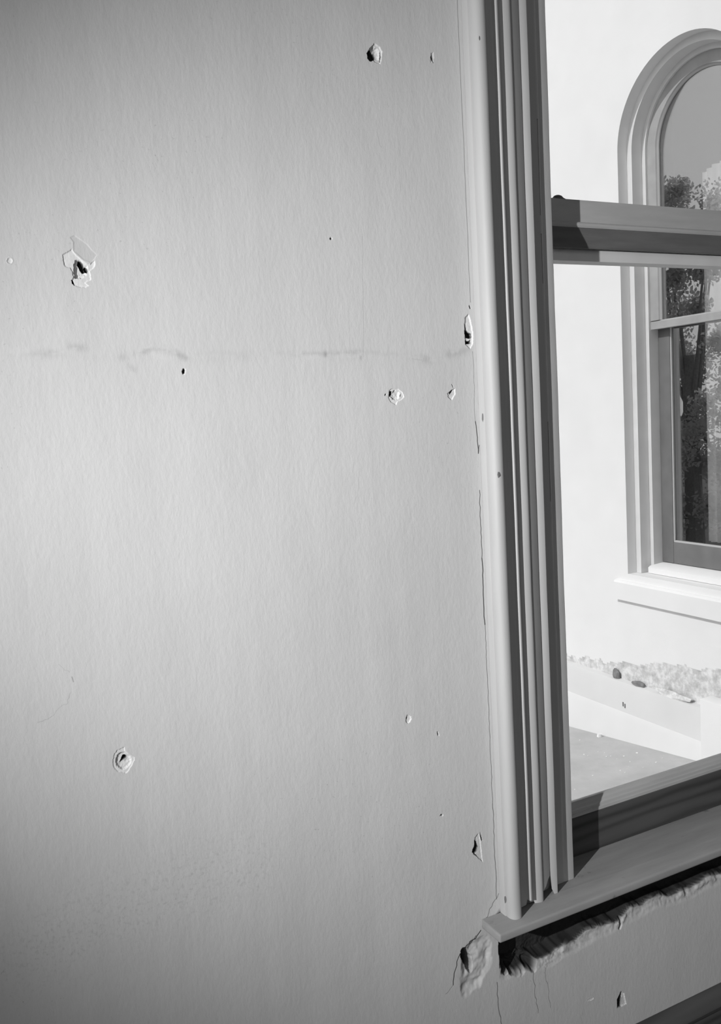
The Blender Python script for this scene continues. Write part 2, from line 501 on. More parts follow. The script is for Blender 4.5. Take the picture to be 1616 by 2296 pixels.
def seg_dist(x, z, poly):
    d = np.full(x.shape, 9.0)
    for (ax, az), (bx_, bz) in zip(poly[:-1], poly[1:]):
        ux, uz = bx_ - ax, bz - az
        L2 = ux * ux + uz * uz + 1e-12
        t = np.clip(((x - ax) * ux + (z - az) * uz) / L2, 0, 1)
        d = np.minimum(d, np.hypot(x - ax - t * ux, z - az - t * uz))
    return d

def inside(x, z, poly):
    """signed distance to a closed outline, positive inside"""
    pl = list(poly) + [poly[0]]
    d = seg_dist(x, z, pl)
    odd = np.zeros(x.shape, bool)
    for (ax, az), (bx_, bz) in zip(pl[:-1], pl[1:]):
        if az == bz:
            continue
        odd ^= ((az > z) != (bz > z)) & (x < (bx_ - ax) * (z - az) / (bz - az) + ax)
    return np.where(odd, d, -d)

def scar_low(x):      # lower edge of the broken plaster under the sill
    return .407 + .010 * (fbm(x * 22, x * 0 + .3, 5) - .5) * 2 + .010 * sst(1.15, 1.35, x) - .012 * np.exp(-((x - 1.05) / .06) ** 2)

SMUDGE = [([(.165, 1.667), (.19, 1.672), (.215, 1.678), (.235, 1.678)], .0065, .17), ([(.325, 1.671), (.340, 1.678), (.355, 1.674), (.375, 1.668), (.39, 1.660)], .0055, .26),
          ([(.292, 1.663), (.302, 1.652), (.308, 1.643)], .006, .12), ([(.12, 1.672), (.165, 1.668)], .004, .08), ([(.40, 1.668), (.56, 1.664)], .005, .05), ([(.57, 1.663), (.64, 1.661), (.705, 1.664)], .0045, .17),
          ([(.705, 1.664), (.80, 1.655)], .004, .08), ([(.80, 1.652), (.84, 1.647), (.88, 1.655), (.93, 1.664)], .008, .16)]
def grime(x, z):
    d = seg_dist(x, z, [(.084, .768), (.199, .788), (.293, .802), (.424, .805)])
    return .42 * np.exp(-(d / .070) ** 2)

def relief(x, z):
    """depth into the wall, and the masks exposed / rubble / core; plus the id of the crater (or -1)"""
    h = np.zeros_like(x); ex = np.zeros_like(x); ru = np.zeros_like(x); co = np.zeros_like(x)
    cid = np.full(x.shape, -1)
    for k, (outer, inner, d1, d2, holes, seed, label, e) in enumerate(CR):
        allp = outer + [p for hl in holes for p in hl]
        xs = [p[0] for p in allp]; zs = [p[1] for p in allp]
        near = (x > min(xs) - .004) & (x < max(xs) + .004) & (z > min(zs) - .004) & (z < max(zs) + .004)
        if not near.any():
            continue
        X, Z = x[near], z[near]
        jit = .0010 * (vnoise(X * 520, Z * 520, seed) - .5)
        so = inside(X, Z, outer) + jit
        n1 = fbm(X * 170, Z * 170, seed + 2, 3)
        m1 = sst(-.0004, .0010, so)
        d = m1 * d1 * (.8 + .4 * n1)
        d = d - .0003 * np.exp(-((so + .0008) / .0006) ** 2)
        ee = sst(-.0003, .0004, so) * e
        if inner:
            si = inside(X, Z, inner) + jit * 1.5
            m2 = sst(-.0006, .0022, si)
            d = d + m2 * d2 * (.7 + .6 * n1)
            ee = ee * (1 - .55 * m2)
        c_ = np.zeros_like(d)
        for hl in holes:
            sh = inside(X, Z, hl) + jit * .7
            d = np.maximum(d, .016 * sst(-.0002, .0022, sh))
            c_ = np.maximum(c_, sst(-.0003, .0009, sh))
        h[near] = np.where(abs(d) > abs(h[near]), d, h[near])
        ex[near] = np.maximum(ex[near], ee)
        co[near] = np.maximum(co[near], c_)
        cid[near] = np.where((so > -.0002) | (c_ > .3), k, cid[near])
    # a patch where an older, darker coat shows above the large chip
    near = (x > .225) & (x < .275) & (z > 1.795) & (z < 1.85)
    if near.any():
        si = inside(x[near], z[near], [(.2309, 1.8391), (.2378, 1.8424), (.2465, 1.8361), (.2543, 1.8306), (.2618, 1.821), (.268, 1.8149), (.2632, 1.8079), (.2586, 1.8025), (.247, 1.8075), (.2395, 1.815), (.2342, 1.819), (.2354, 1.8325)])
        m1 = sst(-.0005, .0012, si)
        h[near] = np.maximum(h[near], .0005 * m1)
        co[near] = np.maximum(co[near], .09 * m1)
    # smudges of dirt along the old plaster joint
    near = (z > 1.62) & (z < 1.71) & (x < .935)
    if near.any():
        X, Z = x[near], z[near]
        nn = fbm(X * 60, Z * 110, 75, 4)
        for pl, w, g in SMUDGE:
            d = seg_dist(X, Z, pl)
            co[near] = np.maximum(co[near], g * np.exp(-(d / w) ** 2) * sst(.30, .70, nn))
    # low swelling where two coats of plaster meet
    near = (z > 1.62) & (z < 1.71) & (x < .935)
    if near.any():
        X, Z = x[near], z[near]
        zc = 1.668 + .010 * (fbm(X * 6, X * 0, 71, 3) - .5) * 2 - .012 * sst(.3, .9, X)
        amp = sst(.35, .75, fbm(X * 9, X * 0 + 3, 72, 2))
        h[near] += -.0012 * amp * np.exp(-((Z - zc) / .0075) ** 2)
    for poly, w, dep, dark in CK:
        xs = [p[0] for p in poly]; zs = [p[1] for p in poly]
        near = (x > min(xs) - .006) & (x < max(xs) + .006) & (z > min(zs) - .006) & (z < max(zs) + .006)
        if not near.any():
            continue
        d = seg_dist(x[near], z[near], poly)
        g = sst(w * 1.5, w * .4, d)
        h[near] = np.maximum(h[near], dep * g)
        co[near] = np.maximum(co[near], dark * g)
    # broken plaster band below the sill
    near = (x > .935) & (x < 1.76) & (z < .55) & (z > .36)
    if near.any():
        X, Z = x[near], z[near]
        lo = scar_low(X)
        edge = sst(-.004, .008, Z - lo) * sst(.935, .950, X + .006 * (fbm(Z * 60, X * 0, 9) - .5))
        n1 = fbm(X * 48, Z * 48, 2, 4); n2 = fbm(X * 190, Z * 190, 8, 3)
        brk = lo + .026 + .010 * (fbm(X * 24, X * 0 + 2.0, 14, 3) - .5) * 2
        top = sst(-.003, .005, Z - brk)
        d = edge * (.0005 + .0050 * n1 * sst(0, .02, Z - lo) + .0024 * n2) + edge * top * .034
        lump = np.exp(-((Z - brk + .010) / .008) ** 2) * edge
        d = d - lump * .0035 * sst(.50, .75, fbm(X * 38, Z * 30, 21, 3))
        # deep broken void behind the sill's left end
        q = np.hypot((X - .993) / .050, (Z - .446) / .050) / (1.12 + .8 * (fbm(X * 45, Z * 45, 33, 3) - .5))
        q2 = np.hypot((X - .952) / .010, (Z - .424) / .013)
        q = np.minimum(q, q2)
        d = np.maximum(d, .038 * sst(1.0, .55, q) * (.55 + .6 * fbm(X * 70, Z * 70, 4, 3)))
        h[near] = np.where(edge + sst(1.0, .8, q) > .01, np.maximum(h[near], d), h[near])
        h[near] = np.where(d < 0, np.maximum(d, -.004), h[near])
        ru[near] = np.maximum(ru[near], np.maximum(edge * (.35 + .5 * n1), sst(1.02, .9, q) * .7))
        co[near] = np.maximum(co[near], np.maximum(sst(.98, .75, q), 1.0 * edge * sst(-.0055, -.001, Z - brk)))  # shade under the sill painted into the ledge and void as near-black
    # broken corner left of the sill horn
    near = (x > .79) & (x < .95) & (z > .38) & (z < .55)
    if near.any():
        X, Z = x[near], z[near]
        zc = .462; xc = .880 - (Z - zc) * -.25
        q = np.hypot((X - xc) / .042, (Z - zc) / .060) / (1 + .55 * (fbm(X * 40, Z * 40, 51, 3) - .5))
        e = sst(1.0, .85, q)
        d = e * (.0005 + .0075 * fbm(X * 45, Z * 45, 52, 3) * sst(1.0, .6, q))
        qh = np.hypot((X - .861 + (Z - .48) * .25) / .0125, (Z - .478) / .031) / (1 + .6 * (fbm(X * 90, Z * 90, 53, 3) - .5))
        d = np.maximum(d, .034 * sst(1.0, .5, qh))
        h[near] = np.maximum(h[near], d)
        ex[near] = np.maximum(ex[near], e * .30)
        ru[near] = np.maximum(ru[near], e * .22)
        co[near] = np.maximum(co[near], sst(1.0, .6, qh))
    return h, ex, ru, co, cid

def build_wall():
    X0, Z0, CELL, NX, NZ = 0.0, 0.0, 0.16, 11, 15
    need = []   # x0 x1 z0 z1 min size
    for (outer, inner, d1, d2, holes, *_r) in CR:
        allp = outer + [p for hl in holes for p in hl]
        xs = [p[0] for p in allp]; zs = [p[1] for p in allp]
        need.append((min(xs) - .003, max(xs) + .003, min(zs) - .003, max(zs) + .003, .0007))
    need.append((.228, .271, 1.80, 1.845, .0012))
    need.append((0, .935, 1.635, 1.695, .0027))
    need.append((0, .60, .64, .98, .021))
    for poly, w, *_r in CK:
        for a, b in zip(poly[:-1], poly[1:]):
            p = w * 1.5 + .001
            need.append((min(a[0], b[0]) - p, max(a[0], b[0]) + p, min(a[1], b[1]) - p, max(a[1], b[1]) + p, .00065))
    need.append((.79, .95, .38, .545, .0014))
    need.append((.935, 1.10, .385, .545, .0014))
    need.append((1.10, 1.76, .385, .545, .0026))
    OX0, OX1, OZ0 = .985, 9.0, .531
    need.append((OX0 - .001, OX0 + .001, OZ0, 2.4, .006))
    need.append((OX0 - .001, 1.76, OZ0 - .001, OZ0 + .001, .003))
    need = np.array(need)
    cells = np.array([(X0 + i * CELL, Z0 + j * CELL) for i in range(NX) for j in range(NZ)])
    size = CELL
    leaves = []
    while len(cells):
        split = np.zeros(len(cells), bool)
        for (a, b, c_, d_, m_) in need:
            if size > m_:
                split |= (cells[:, 0] < b) & (cells[:, 0] + size > a) & (cells[:, 1] < d_) & (cells[:, 1] + size > c_)
        leaves.append((cells[~split], size))
        s = cells[split]
        size /= 2
        cells = np.concatenate([s + np.array(o) * size for o in ((0, 0), (1, 0), (0, 1), (1, 1))]) if len(s) else s
    quads = []
    for c_, s in leaves:
        if len(c_) == 0:
            continue
        ctr = c_ + s / 2
        keep = ~((ctr[:, 0] > OX0) & (ctr[:, 1] > OZ0))
        c_ = c_[keep]
        quads.append(np.stack([c_, c_ + [s, 0], c_ + [s, s], c_ + [0, s]], axis=1))
    quads = np.concatenate(quads)                       # N,4,2
    flat = quads.reshape(-1, 2)
    key = np.round(flat * 1e6).astype(np.int64)
    uniq, inv = np.unique(key, axis=0, return_inverse=True)
    inv = inv.reshape(-1, 4)
    P = uniq / 1e6
    h, ex, ru, co, cid = relief(P[:, 0].copy(), P[:, 1].copy())
    V = np.stack([P[:, 0], YW + h, P[:, 1]], axis=1)
    fc = cid[inv].max(axis=1)
    return V, inv, ex, ru, co, fc

V, Q, EX, RU, CO, FC = build_wall()
wall_faces = Q[FC < 0]
# the rest of the wall: plain plaster beside the detailed field, masonry behind it, both with the window opening
XR, XC = 3.42, 1.71                     # the window is symmetrical about x = 1.71
def mx(x): return 2 * XC - x
extra_v, extra_f = [], []
def quad_xz(x0, x1, z0, z1, y):
    n = len(extra_v)
    extra_v.extend([(x0, y, z0), (x1, y, z0), (x1, y, z1), (x0, y, z1)])
    extra_f.append((n, n + 1, n + 2, n + 3))
ZT, ZO = 3.8, 3.30
quad_xz(-4.5, 0, 0, ZT, YW)
quad_xz(0, .985, 2.4, ZT, YW)
quad_xz(.985, mx(.985), ZO, ZT, YW)
quad_xz(mx(.985), 4.3, 0, ZT, YW)
quad_xz(1.76, mx(.985), 0, .531, YW)
def solid(x0, x1, y0, y1, z0, z1):
    n = len(extra_v)
    extra_v.extend([(x0, y0, z0), (x1, y0, z0), (x1, y1, z0), (x0, y1, z0), (x0, y0, z1), (x1, y0, z1), (x1, y1, z1), (x0, y1, z1)])
    for f in ((0, 3, 2, 1), (4, 5, 6, 7), (0, 1, 5, 4), (1, 2, 6, 5), (2, 3, 7, 6), (3, 0, 4, 7)):
        extra_f.append(tuple(n + i for i in f))
YB0, YB1 = 1.405, 1.80
solid(-4.5, 1.10, YB0, YB1, -.2, ZT)
solid(mx(1.10), 4.3, YB0, YB1, -.2, ZT)
solid(1.10, mx(1.10), YB0, YB1, ZO, ZT)
solid(1.10, mx(1.10), YB0, YB1, -.2, .40)
nb = len(V)
allv = np.concatenate([V, np.array(extra_v)])
pad = np.zeros(len(extra_v))
wall_front = mesh_obj('wall_front', allv, [tuple(f) for f in wall_faces] + [tuple(nb + i for i in f) for f in extra_f], M_WALL, None, 180,
                      {'exposed': np.r_[EX, pad], 'rubble': np.r_[RU, pad], 'core_and_shade': np.r_[CO, pad], 'grime': np.r_[grime(V[:, 0], V[:, 2]), pad]})
struct(wall_front, 'pale grey cracked plaster wall with chipped holes beside the tall window', 'wall')
# the masonry solids are flat shaded
fl = np.array([True] * len(wall_front.data.polygons)); fl[-24:] = False
wall_front.data.polygons.foreach_set('use_smooth', fl)
for k in range(len(CR)):
    fs = Q[FC == k]
    if len(fs) == 0:
        continue
    u, iv = np.unique(fs, return_inverse=True)
    o = mesh_obj('chipped_hole', V[u], [tuple(f) for f in iv.reshape(-1, 4)], M_WALL, wall_front, 180, {'exposed': EX[u], 'rubble': RU[u], 'core_and_shade': CO[u]})
    o['label'] = CR[k][6]

# the room behind the camera
struct(box('floor', (-4.5, 4.3, -3.6, 1.36, -.12, 0), M_FLOOR), 'dark wooden floor of the empty room', 'floor')
struct(box('ceiling', (-4.5, 4.3, -3.6, 1.36, 3.8, 3.9), M_CEIL), 'plain plaster ceiling', 'ceiling')
struct(box('wall_left', (-4.6, -4.5, -3.6, 1.8, -.12, 3.9), M_ROOM), 'plain painted wall left of the camera', 'wall')
struct(box('wall_right', (4.3, 4.4, -3.6, 1.8, -.12, 3.9), M_ROOM), 'plain painted wall right of the camera', 'wall')
struct(box('wall_back', (-4.6, 4.4, -3.7, -3.6, -.12, 3.9), M_ROOM), 'plain painted wall behind the camera', 'wall')

w3 = struct(empty('added_fill_frame', (-1.9, -3.6, 1.15)), 'unseen sash frame added round the fill light behind the camera', 'window')  # sash frame added to go with the fill light, never in view
for a_ in ((-2.56, -2.48, 1.12, 3.18), (-1.32, -1.24, 1.12, 3.18)):
    box('stile', (a_[0], a_[1], -3.5995, -3.55, a_[2], a_[3]), M_SASH, w3, .003)
for a_ in ((1.12, 1.195), (2.13, 2.17), (3.105, 3.18)):
    box('rail', (-2.4795, -1.3205, -3.5995, -3.552, a_[0], a_[1]), M_SASH, w3, .003)
place(w3)
# skirting board
bb = struct(empty('baseboard_front', (0, 1.36, 0)), 'dark moulded wooden skirting board under the window wall', 'baseboard')
prism('board', [(1.3595, 0), (1.335, 0), (1.335, .135), (1.3595, .135)], 'x', -4.49, 4.29, M_WOOD, bb)
prism('cap_moulding', [(1.3595, .1352), (1.330, .1352), (1.3295, .142), (1.334, .148), (1.340, .152), (1.346, .161), (1.352, .166), (1.3595, .172)], 'x', -4.49, 4.29, M_WOOD, bb)
place(bb)

# ------------------------------------------------------------------ window casing: stepped mouldings left and right of the window
BACKBAND = [(.9440, 1.3595), (.9440, 1.3440), (.9446, 1.3425), (.9462, 1.3418), (.9456, 1.3370), (.9462, 1.3310), (.9485, 1.3258), (.9520, 1.3222), (.9565, 1.3203),
            (.9610, 1.3198), (.9655, 1.3204), (.9685, 1.3222), (.9700, 1.3250), (.9705, 1.3300), (.9705, 1.3595)]
MOULD = [(.9710, 1.3595), (.9710, 1.3470), (.9990, 1.3470), (1.0005, 1.3450), (1.0015, 1.3395), (1.0035, 1.3368), (1.0060, 1.3368), (1.0078, 1.3390), (1.0085, 1.3440), (1.0095, 1.3495), (1.0200, 1.3495), (1.0215, 1.3488),
         (1.0225, 1.3476), (1.0255, 1.3459), (1.0300, 1.3445), (1.0340, 1.3436), (1.0375, 1.3436), (1.0400, 1.3443), (1.0417, 1.3454), (1.0425, 1.3466), (1.0425, 1.405), (.9860, 1.405), (.9860, 1.3595)]
INNER = [(1.0430, 1.3466), (1.0520, 1.3493), (1.0600, 1.3519), (1.0665, 1.3545), (1.0684, 1.3575), (1.0690, 1.3565), (1.0712, 1.3553), (1.0760, 1.3538), (1.0815, 1.3525), (1.0840, 1.3526), (1.0858, 1.3545), (1.0866, 1.3575), (1.0870, 1.3778),
         (1.1200, 1.3778), (1.1200, 1.4045), (1.0430, 1.4045)]
STOP = [(1.1235, 1.3793), (1.1250, 1.3778), (1.1472, 1.3778), (1.1494, 1.3786), (1.1502, 1.3805), (1.1502, 1.4400), (1.1235, 1.4400)]
def casing(root, f):
    tr = lambda pl: [(f(x), y) for x, y in pl]
    z0 = .5505
    prism('backband', tr(BACKBAND), 'z', z0, 3.30, M_CASE, root, 28, None, 60, .00025)
    bt = []
    for x, y in MOULD:
        bt.append(z0 + (.016 if 1.0 < x < 1.0095 and y < 1.346 else (.004 if .98 < x < 1.021 and y < 1.352 else 0)))
    prism('moulding', tr(MOULD), 'z', z0, 3.30, M_CASE, root, 28, bt, 60, .00025)
    bt = []
    for x, y in INNER:
        b_ = z0
        if y < 1.3595 and x < 1.070: b_ += .020 + .022 * sst(1.045, 1.066, x)
        if 1.0688 < x < 1.073: b_ += .012
        bt.append(float(b_))
    prism('inner_moulding', tr(INNER), 'z', z0, 3.30, M_CASE, root, 28, bt, 60, .00025)
    prism('stop_bead', tr(STOP), 'z', z0, 3.30, M_STOP, root, 28, None, 60, .0004)
    for za, zb in ((z0, 1.36), (1.52, 1.79), (1.885, 1.92), (2.10, 3.30)):
        prism('joint_filler', tr([(1.1202, 1.3786), (1.1233, 1.3786), (1.1233, 1.402), (1.1202, 1.402)]), 'z', za, zb, M_STOP, root)
    place(root)
t1 = struct(empty('trim_1', (1.05, 1.36, .55)), 'pale painted moulded window casing with stepped beads at the left jamb', 'trim')
casing(t1, lambda x: x)
def dent(c, s, seed):
    r = random.Random(seed)
    bm = bmesh.new()
    bmesh.ops.create_icosphere(bm, subdivisions=2, radius=1)
    for v_ in bm.verts:
        k = 1 + r.uniform(-.2, .2)
        v_.co = Vector((c[0] + v_.co.x * s[0] * k, c[1] + v_.co.y * s[1] * k, c[2] + v_.co.z * s[2] * k))
    o = bm_obj('nail_head', bm, M_GAP, t1, 60)
    o.matrix_parent_inverse = Matrix.Translation(t1.location).inverted()
    return o
dent((.9560, 1.3204, 1.4295), (.0042, .0008, .0055), 1)
dent((.9440, 1.3480, 1.537), (.0006, .0026, .0075), 2)
dent((.9535, 1.3215, 2.202), (.0016, .0006, .0040), 3)
dent((.9445, 1.3425, .585), (.0010, .0024, .0080), 4)
t2 = struct(empty('trim_2', (mx(1.05), 1.36, .55)), 'matching moulded window casing at the right jamb', 'trim')
casing(t2, mx)
t3 = struct(box('trim_3', (.944, mx(.944), 1.322, 1.3595, 3.301, 3.46), M_CASE, None, .004), 'flat painted head casing above the window', 'trim')

# ------------------------------------------------------------------ the sash window
win = struct(empty('window_1', (XC, 1.45, .53)), 'tall double hung sash window with worn sill and dark wooden bottom rail', 'window')
# stool (inner sill board) with horns past the casing
bm = bmesh.new()
plan = [(.897, 1.298), (mx(.897), 1.298), (mx(.897), 1.3590), (mx(.988), 1.3590), (mx(.988), 1.452), (.988, 1.452), (.988, 1.3590), (.897, 1.3590)]
top = [bm.verts.new((x, y, .55)) for x, y in plan]
bot = [bm.verts.new((x, y, .5315)) for x, y in plan]
bm.faces.new(top); bm.faces.new(bot[::-1])
fe = []
for i in range(8):
    j = (i + 1) % 8
    bm.faces.new((top[j], top[i], bot[i], bot[j]))
ge = [e for e in bm.edges if all(v_.co.y < 1.30 or (v_.co.x < .9 or v_.co.x > mx(.9)) for v_ in e.verts)]
bmesh.ops.bevel(bm, geom=ge, offset=.0045, segments=3, affect='EDGES', profile=.55)
stool = bm_obj('window_stool', bm, M_STOOL, win, 35)
stool['label'] = 'worn grey painted sill board'

XL, XRR = 1.132, mx(1.132)               # sash width
def sash_member(name, poly, m, parent, x0=XL, x1=XRR):
    return prism(name, poly, 'x', x0, x1, m, parent, 30)
low = empty('lower_sash', None, win)
sash_member('bottom_rail', [(1.445, .5515), (1.445, .6390), (1.4462, .6405), (1.4855, .6405), (1.4855, .5515)], M_WOOD, low)
sash_member('glazing_moulding', [(1.4464, .6407), (1.4466, .6470), (1.4500, .6485), (1.4506, .6540), (1.4540, .6560), (1.4560, .6615), (1.4590, .6640), (1.4610, .6690), (1.4660, .6690), (1.4720, .6660), (1.4850, .6590), (1.4850, .6407)], M_SASH, low)
sash_member('meeting_rail', [(1.445, 1.974), (1.445, 1.9285), (1.4385, 1.9275), (1.4360, 1.9245), (1.4360, 1.9200), (1.4385, 1.9165), (1.4850, 1.9165), (1.4850, 1.974)], M_SASH, low)
sash_member('glazing_moulding', [(1.4400, 1.9163), (1.4480, 1.9045), (1.4590, 1.8900), (1.4640, 1.8800), (1.4670, 1.8800), (1.4850, 1.8900), (1.4850, 1.9163)], M_WOOD2, low)
for fx in (lambda x: x, mx):
    a, b = sorted((fx(XL), fx(1.184)))
    box('stile', (a, b, 1.4452, 1.4848, .552, 1.9735), M_SASH, low, .002)
box('pane', (1.180, mx(1.180), 1.4625, 1.4655, .664, 1.886), M_GLASS, low)
# sash lock: a small domed knob on the meeting rail
bm = bmesh.new()
prof = [(.000, .0100), (.004, .0095), (.008, .0078), (.0105, .0050), (.0125, .0030), (.0150, .0020), (.0155, 0)]
rings = []
for r, z in prof:
    rings.append([bm.verts.new((1.232 + 1.2 * r * math.cos(a * math.pi / 8), 1.4565 + .66 * r * math.sin(a * math.pi / 8), 1.9742 + z)) for a in range(16)] if r else [bm.verts.new((1.232, 1.4565, 1.9742 + z))])
for a in range(16):
    bm.faces.new((rings[0][0], rings[1][a], rings[1][(a + 1) % 16]))
    for q in range(1, len(rings) - 1):
        bm.faces.new((rings[q][a], rings[q + 1][a], rings[q + 1][(a + 1) % 16], rings[q][(a + 1) % 16]))
lk = bm_obj('sash_lock', bm, M_IRON, low, 40)
lk['label'] = 'small dark domed latch'
upp = empty('upper_sash', None, win)
sash_member('bottom_rail', [(1.492, 1.8590), (1.492, 1.9350), (1.500, 1.9420), (1.508, 1.9460), (1.513, 1.9460), (1.530, 1.9350), (1.530, 1.8590)], M_TRIM2, upp)
for fx in (lambda x: x, mx):
    a, b = sorted((fx(XL), fx(1.184)))
    box('stile', (a, b, 1.4922, 1.5298, 1.9465, 3.25), M_SASH, upp, .002)
box('top_rail', (XL, XRR, 1.4922, 1.5298, 3.2505, 3.295), M_SASH, upp, .002)
box('pane', (1.180, mx(1.180), 1.5095, 1.5125, 1.943, 3.255), M_GLASS, upp)
# jamb linings and the outer sill
for fx in (lambda x: x, mx):
    a, b = sorted((fx(1.1005), fx(1.1310)))
    box('jamb', (a, b, 1.4405, 1.70, .5515, 3.295), M_SASH, win)
prism('outer_sill', [(1.4530, .4010), (1.4530, .5480), (1.4900, .5400), (1.8400, .4150), (1.8400, .3800), (1.8010, .3800), (1.8010, .4010)], 'x', 1.1005, mx(1.1005), M_STUCCO, win)
place(win)

# ------------------------------------------------------------------ outside: white wing with an arched window
XE, CY, CZ, RO = 3.30, 3.032, 2.803, .406
ZB = .640
def arch_path(r, zb, n=40):
    p = [(CY + r, zb)]
    for i in range(n + 1):
        a = math.pi * i / n
        p.append((CY + r * math.cos(a), CZ + r * math.sin(a)))
    p.append((CY - r, zb))
    return p
def ring(name, prof, m, parent, zb, close=False, smooth=30, n=40):
    """sweep a profile of (radius, x) round the arched opening"""
    V_, F_ = [], []
    k = len(prof)
    paths = [arch_path(r, zb, n) for r, x in prof]
    L = len(paths[0])
    for i in range(L):
        for j, (r, x) in enumerate(prof):
            V_.append((x, paths[j][i][0], paths[j][i][1]))
    for i in range(L - 1):
        for j in range(k if close else k - 1):
            j2 = (j + 1) % k
            F_.append((i * k + j, i * k + j2, (i + 1) * k + j2, (i + 1) * k + j))
    if close:
        F_.append(tuple(range(k))); F_.append(tuple((L - 1) * k + j for j in range(k - 1, -1, -1)))
    bm = bmesh.new()
    bv = [bm.verts.new(v_) for v_ in V_]
    for f in F_:
        bm.faces.new([bv[i] for i in f])
    return bm_obj(name, bm, m, parent, smooth)

wv_, wf_ = [], []
def q4(*pts):
    n = len(wv_)
    wv_.extend(pts)
    wf_.append(tuple(range(n, n + len(pts))))
Y0, Y1, ZW0, ZW1 = 1.80, 9.0, -4.0, 6.5
XI = 3.62
pth = arch_path(RO, ZB)
q4((XE, Y0, ZW0), (XE, Y1, ZW0), (XE, Y1, ZB), (XE, Y0, ZB))
q4((XE, CY + RO, ZB), (XE, Y1, ZB), (XE, Y1, CZ), (XE, CY + RO, CZ))
q4((XE, Y0, ZB), (XE, CY - RO, ZB), (XE, CY - RO, CZ), (XE, Y0, CZ))
arc = pth[1:-1]
q4((XE, Y1, CZ), (XE, Y1, ZW1), (XE, arc[0][0], ZW1), (XE, arc[0][0], CZ))
q4((XE, arc[-1][0], CZ), (XE, arc[-1][0], ZW1), (XE, Y0, ZW1), (XE, Y0, CZ))
for a, b in zip(arc[:-1], arc[1:]):
    q4((XE, a[0], a[1]), (XE, a[0], ZW1), (XE, b[0], ZW1), (XE, b[0], b[1]))
for a, b in zip(pth[:-1], pth[1:]):      # the reveal cut through the wall
    q4((XE, a[0], a[1]), (XE, b[0], b[1]), (XI, b[0], b[1]), (XI, a[0], a[1]))
q4((XE, CY - RO, ZB), (XE, CY + RO, ZB), (XI, CY + RO, ZB), (XI, CY - RO, ZB))
q4((XE, Y1, ZW0), (6.0, Y1, ZW0), (6.0, Y1, ZW1), (XE, Y1, ZW1))
q4((XE, Y0, ZW1), (XE, Y1, ZW1), (6.0, Y1, ZW1), (6.0, Y0, ZW1))
wing = mesh_obj('wall_wing', wv_, wf_, M_STUCCO)
struct(wing, 'sunlit white stucco wall of the wing outside, with an arched window', 'wall')
# dark room inside the wing
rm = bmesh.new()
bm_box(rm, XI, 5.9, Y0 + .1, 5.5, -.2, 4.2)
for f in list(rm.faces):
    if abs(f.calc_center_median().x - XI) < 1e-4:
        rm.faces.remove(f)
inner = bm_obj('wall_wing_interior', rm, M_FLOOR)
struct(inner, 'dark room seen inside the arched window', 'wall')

w2 = struct(empty('window_2', (3.45, CY, .60)), 'arched sash window in the white wing outside, with stepped surround', 'window')
ring('outer_frame', [(.4058, 3.362), (.370, 3.360), (.370, 3.46), (.4058, 3.46)], M_TRIM2, w2, ZB + .001, True)
ring('inner_frame', [(.3698, 3.429), (.345, 3.427), (.345, 3.53), (.3698, 3.53)], M_TRIM2, w2, ZB + .001, True)
us = empty('upper_sash', None, w2)
ring('arched_frame', [(.3448, 3.440), (.290, 3.440), (.284, 3.447), (.284, 3.480), (.3448, 3.480)], M_SASH2, us, 1.958, True)
ring('putty_line', [(.2838, 3.444), (.278, 3.452), (.278, 3.458), (.2838, 3.458)], M_PUTTY, us, 1.958, True)
prism('meeting_rail', [(3.440, 1.9140), (3.440, 1.9500), (3.450, 1.9578), (3.480, 1.9578), (3.480, 1.9140)], 'y', CY - .3448, CY + .3448, M_SASH2, us)
p = arch_path(.2835, 1.9579)
bm = bmesh.new()
f_ = bm.faces.new([bm.verts.new((3.458, y, z)) for y, z in p])
ex_ = bmesh.ops.extrude_face_region(bm, geom=[f_])
for e in ex_['geom']:
    if isinstance(e, bmesh.types.BMVert):
        e.co.x += .004
bm_obj('pane', bm, M_GLASS2, us)
ls = empty('lower_sash', None, w2)
for s in (1, -1):
    a, b = sorted((CY + s * .3447, CY + s * .268))
    box('stile', (3.490, 3.528, a, b, .690, 1.9570), M_SASH3, ls, .003)
    a, b = sorted((CY + s * .2679, CY + s * .261))
    box('putty_line', (3.494, 3.502, a, b, .8125, 1.918), M_PUTTY, ls)
box('bottom_rail', (3.490, 3.528, CY - .2675, CY + .2675, .690, .803), M_SASH3, ls, .003)
box('top_rail', (3.490, 3.528, CY - .2675, CY + .2675, 1.920, 1.9570), M_SASH3, ls, .003)
box('putty_line', (3.494, 3.502, CY - .2675, CY + .2675, .8032, .8122), M_PUTTY, ls)
box('pane', (3.5025, 3.5065, CY - .2675, CY + .2675, .8035, 1.9195), M_GLASS2, ls)
prism('wooden_sill', [(3.385, .6420), (3.385, .672), (3.40, .680), (3.53, .6895), (3.53, .6420)], 'y', CY - .3445, CY + .3445, M_STUCCO, w2)
prism('masonry_sill', [(3.274, .497), (3.274, .590), (3.282, .600), (3.46, .6395), (3.46, .600), (3.3, .497)], 'y', CY - .488, CY + .488, M_STUCCO, w2)
place(w2)

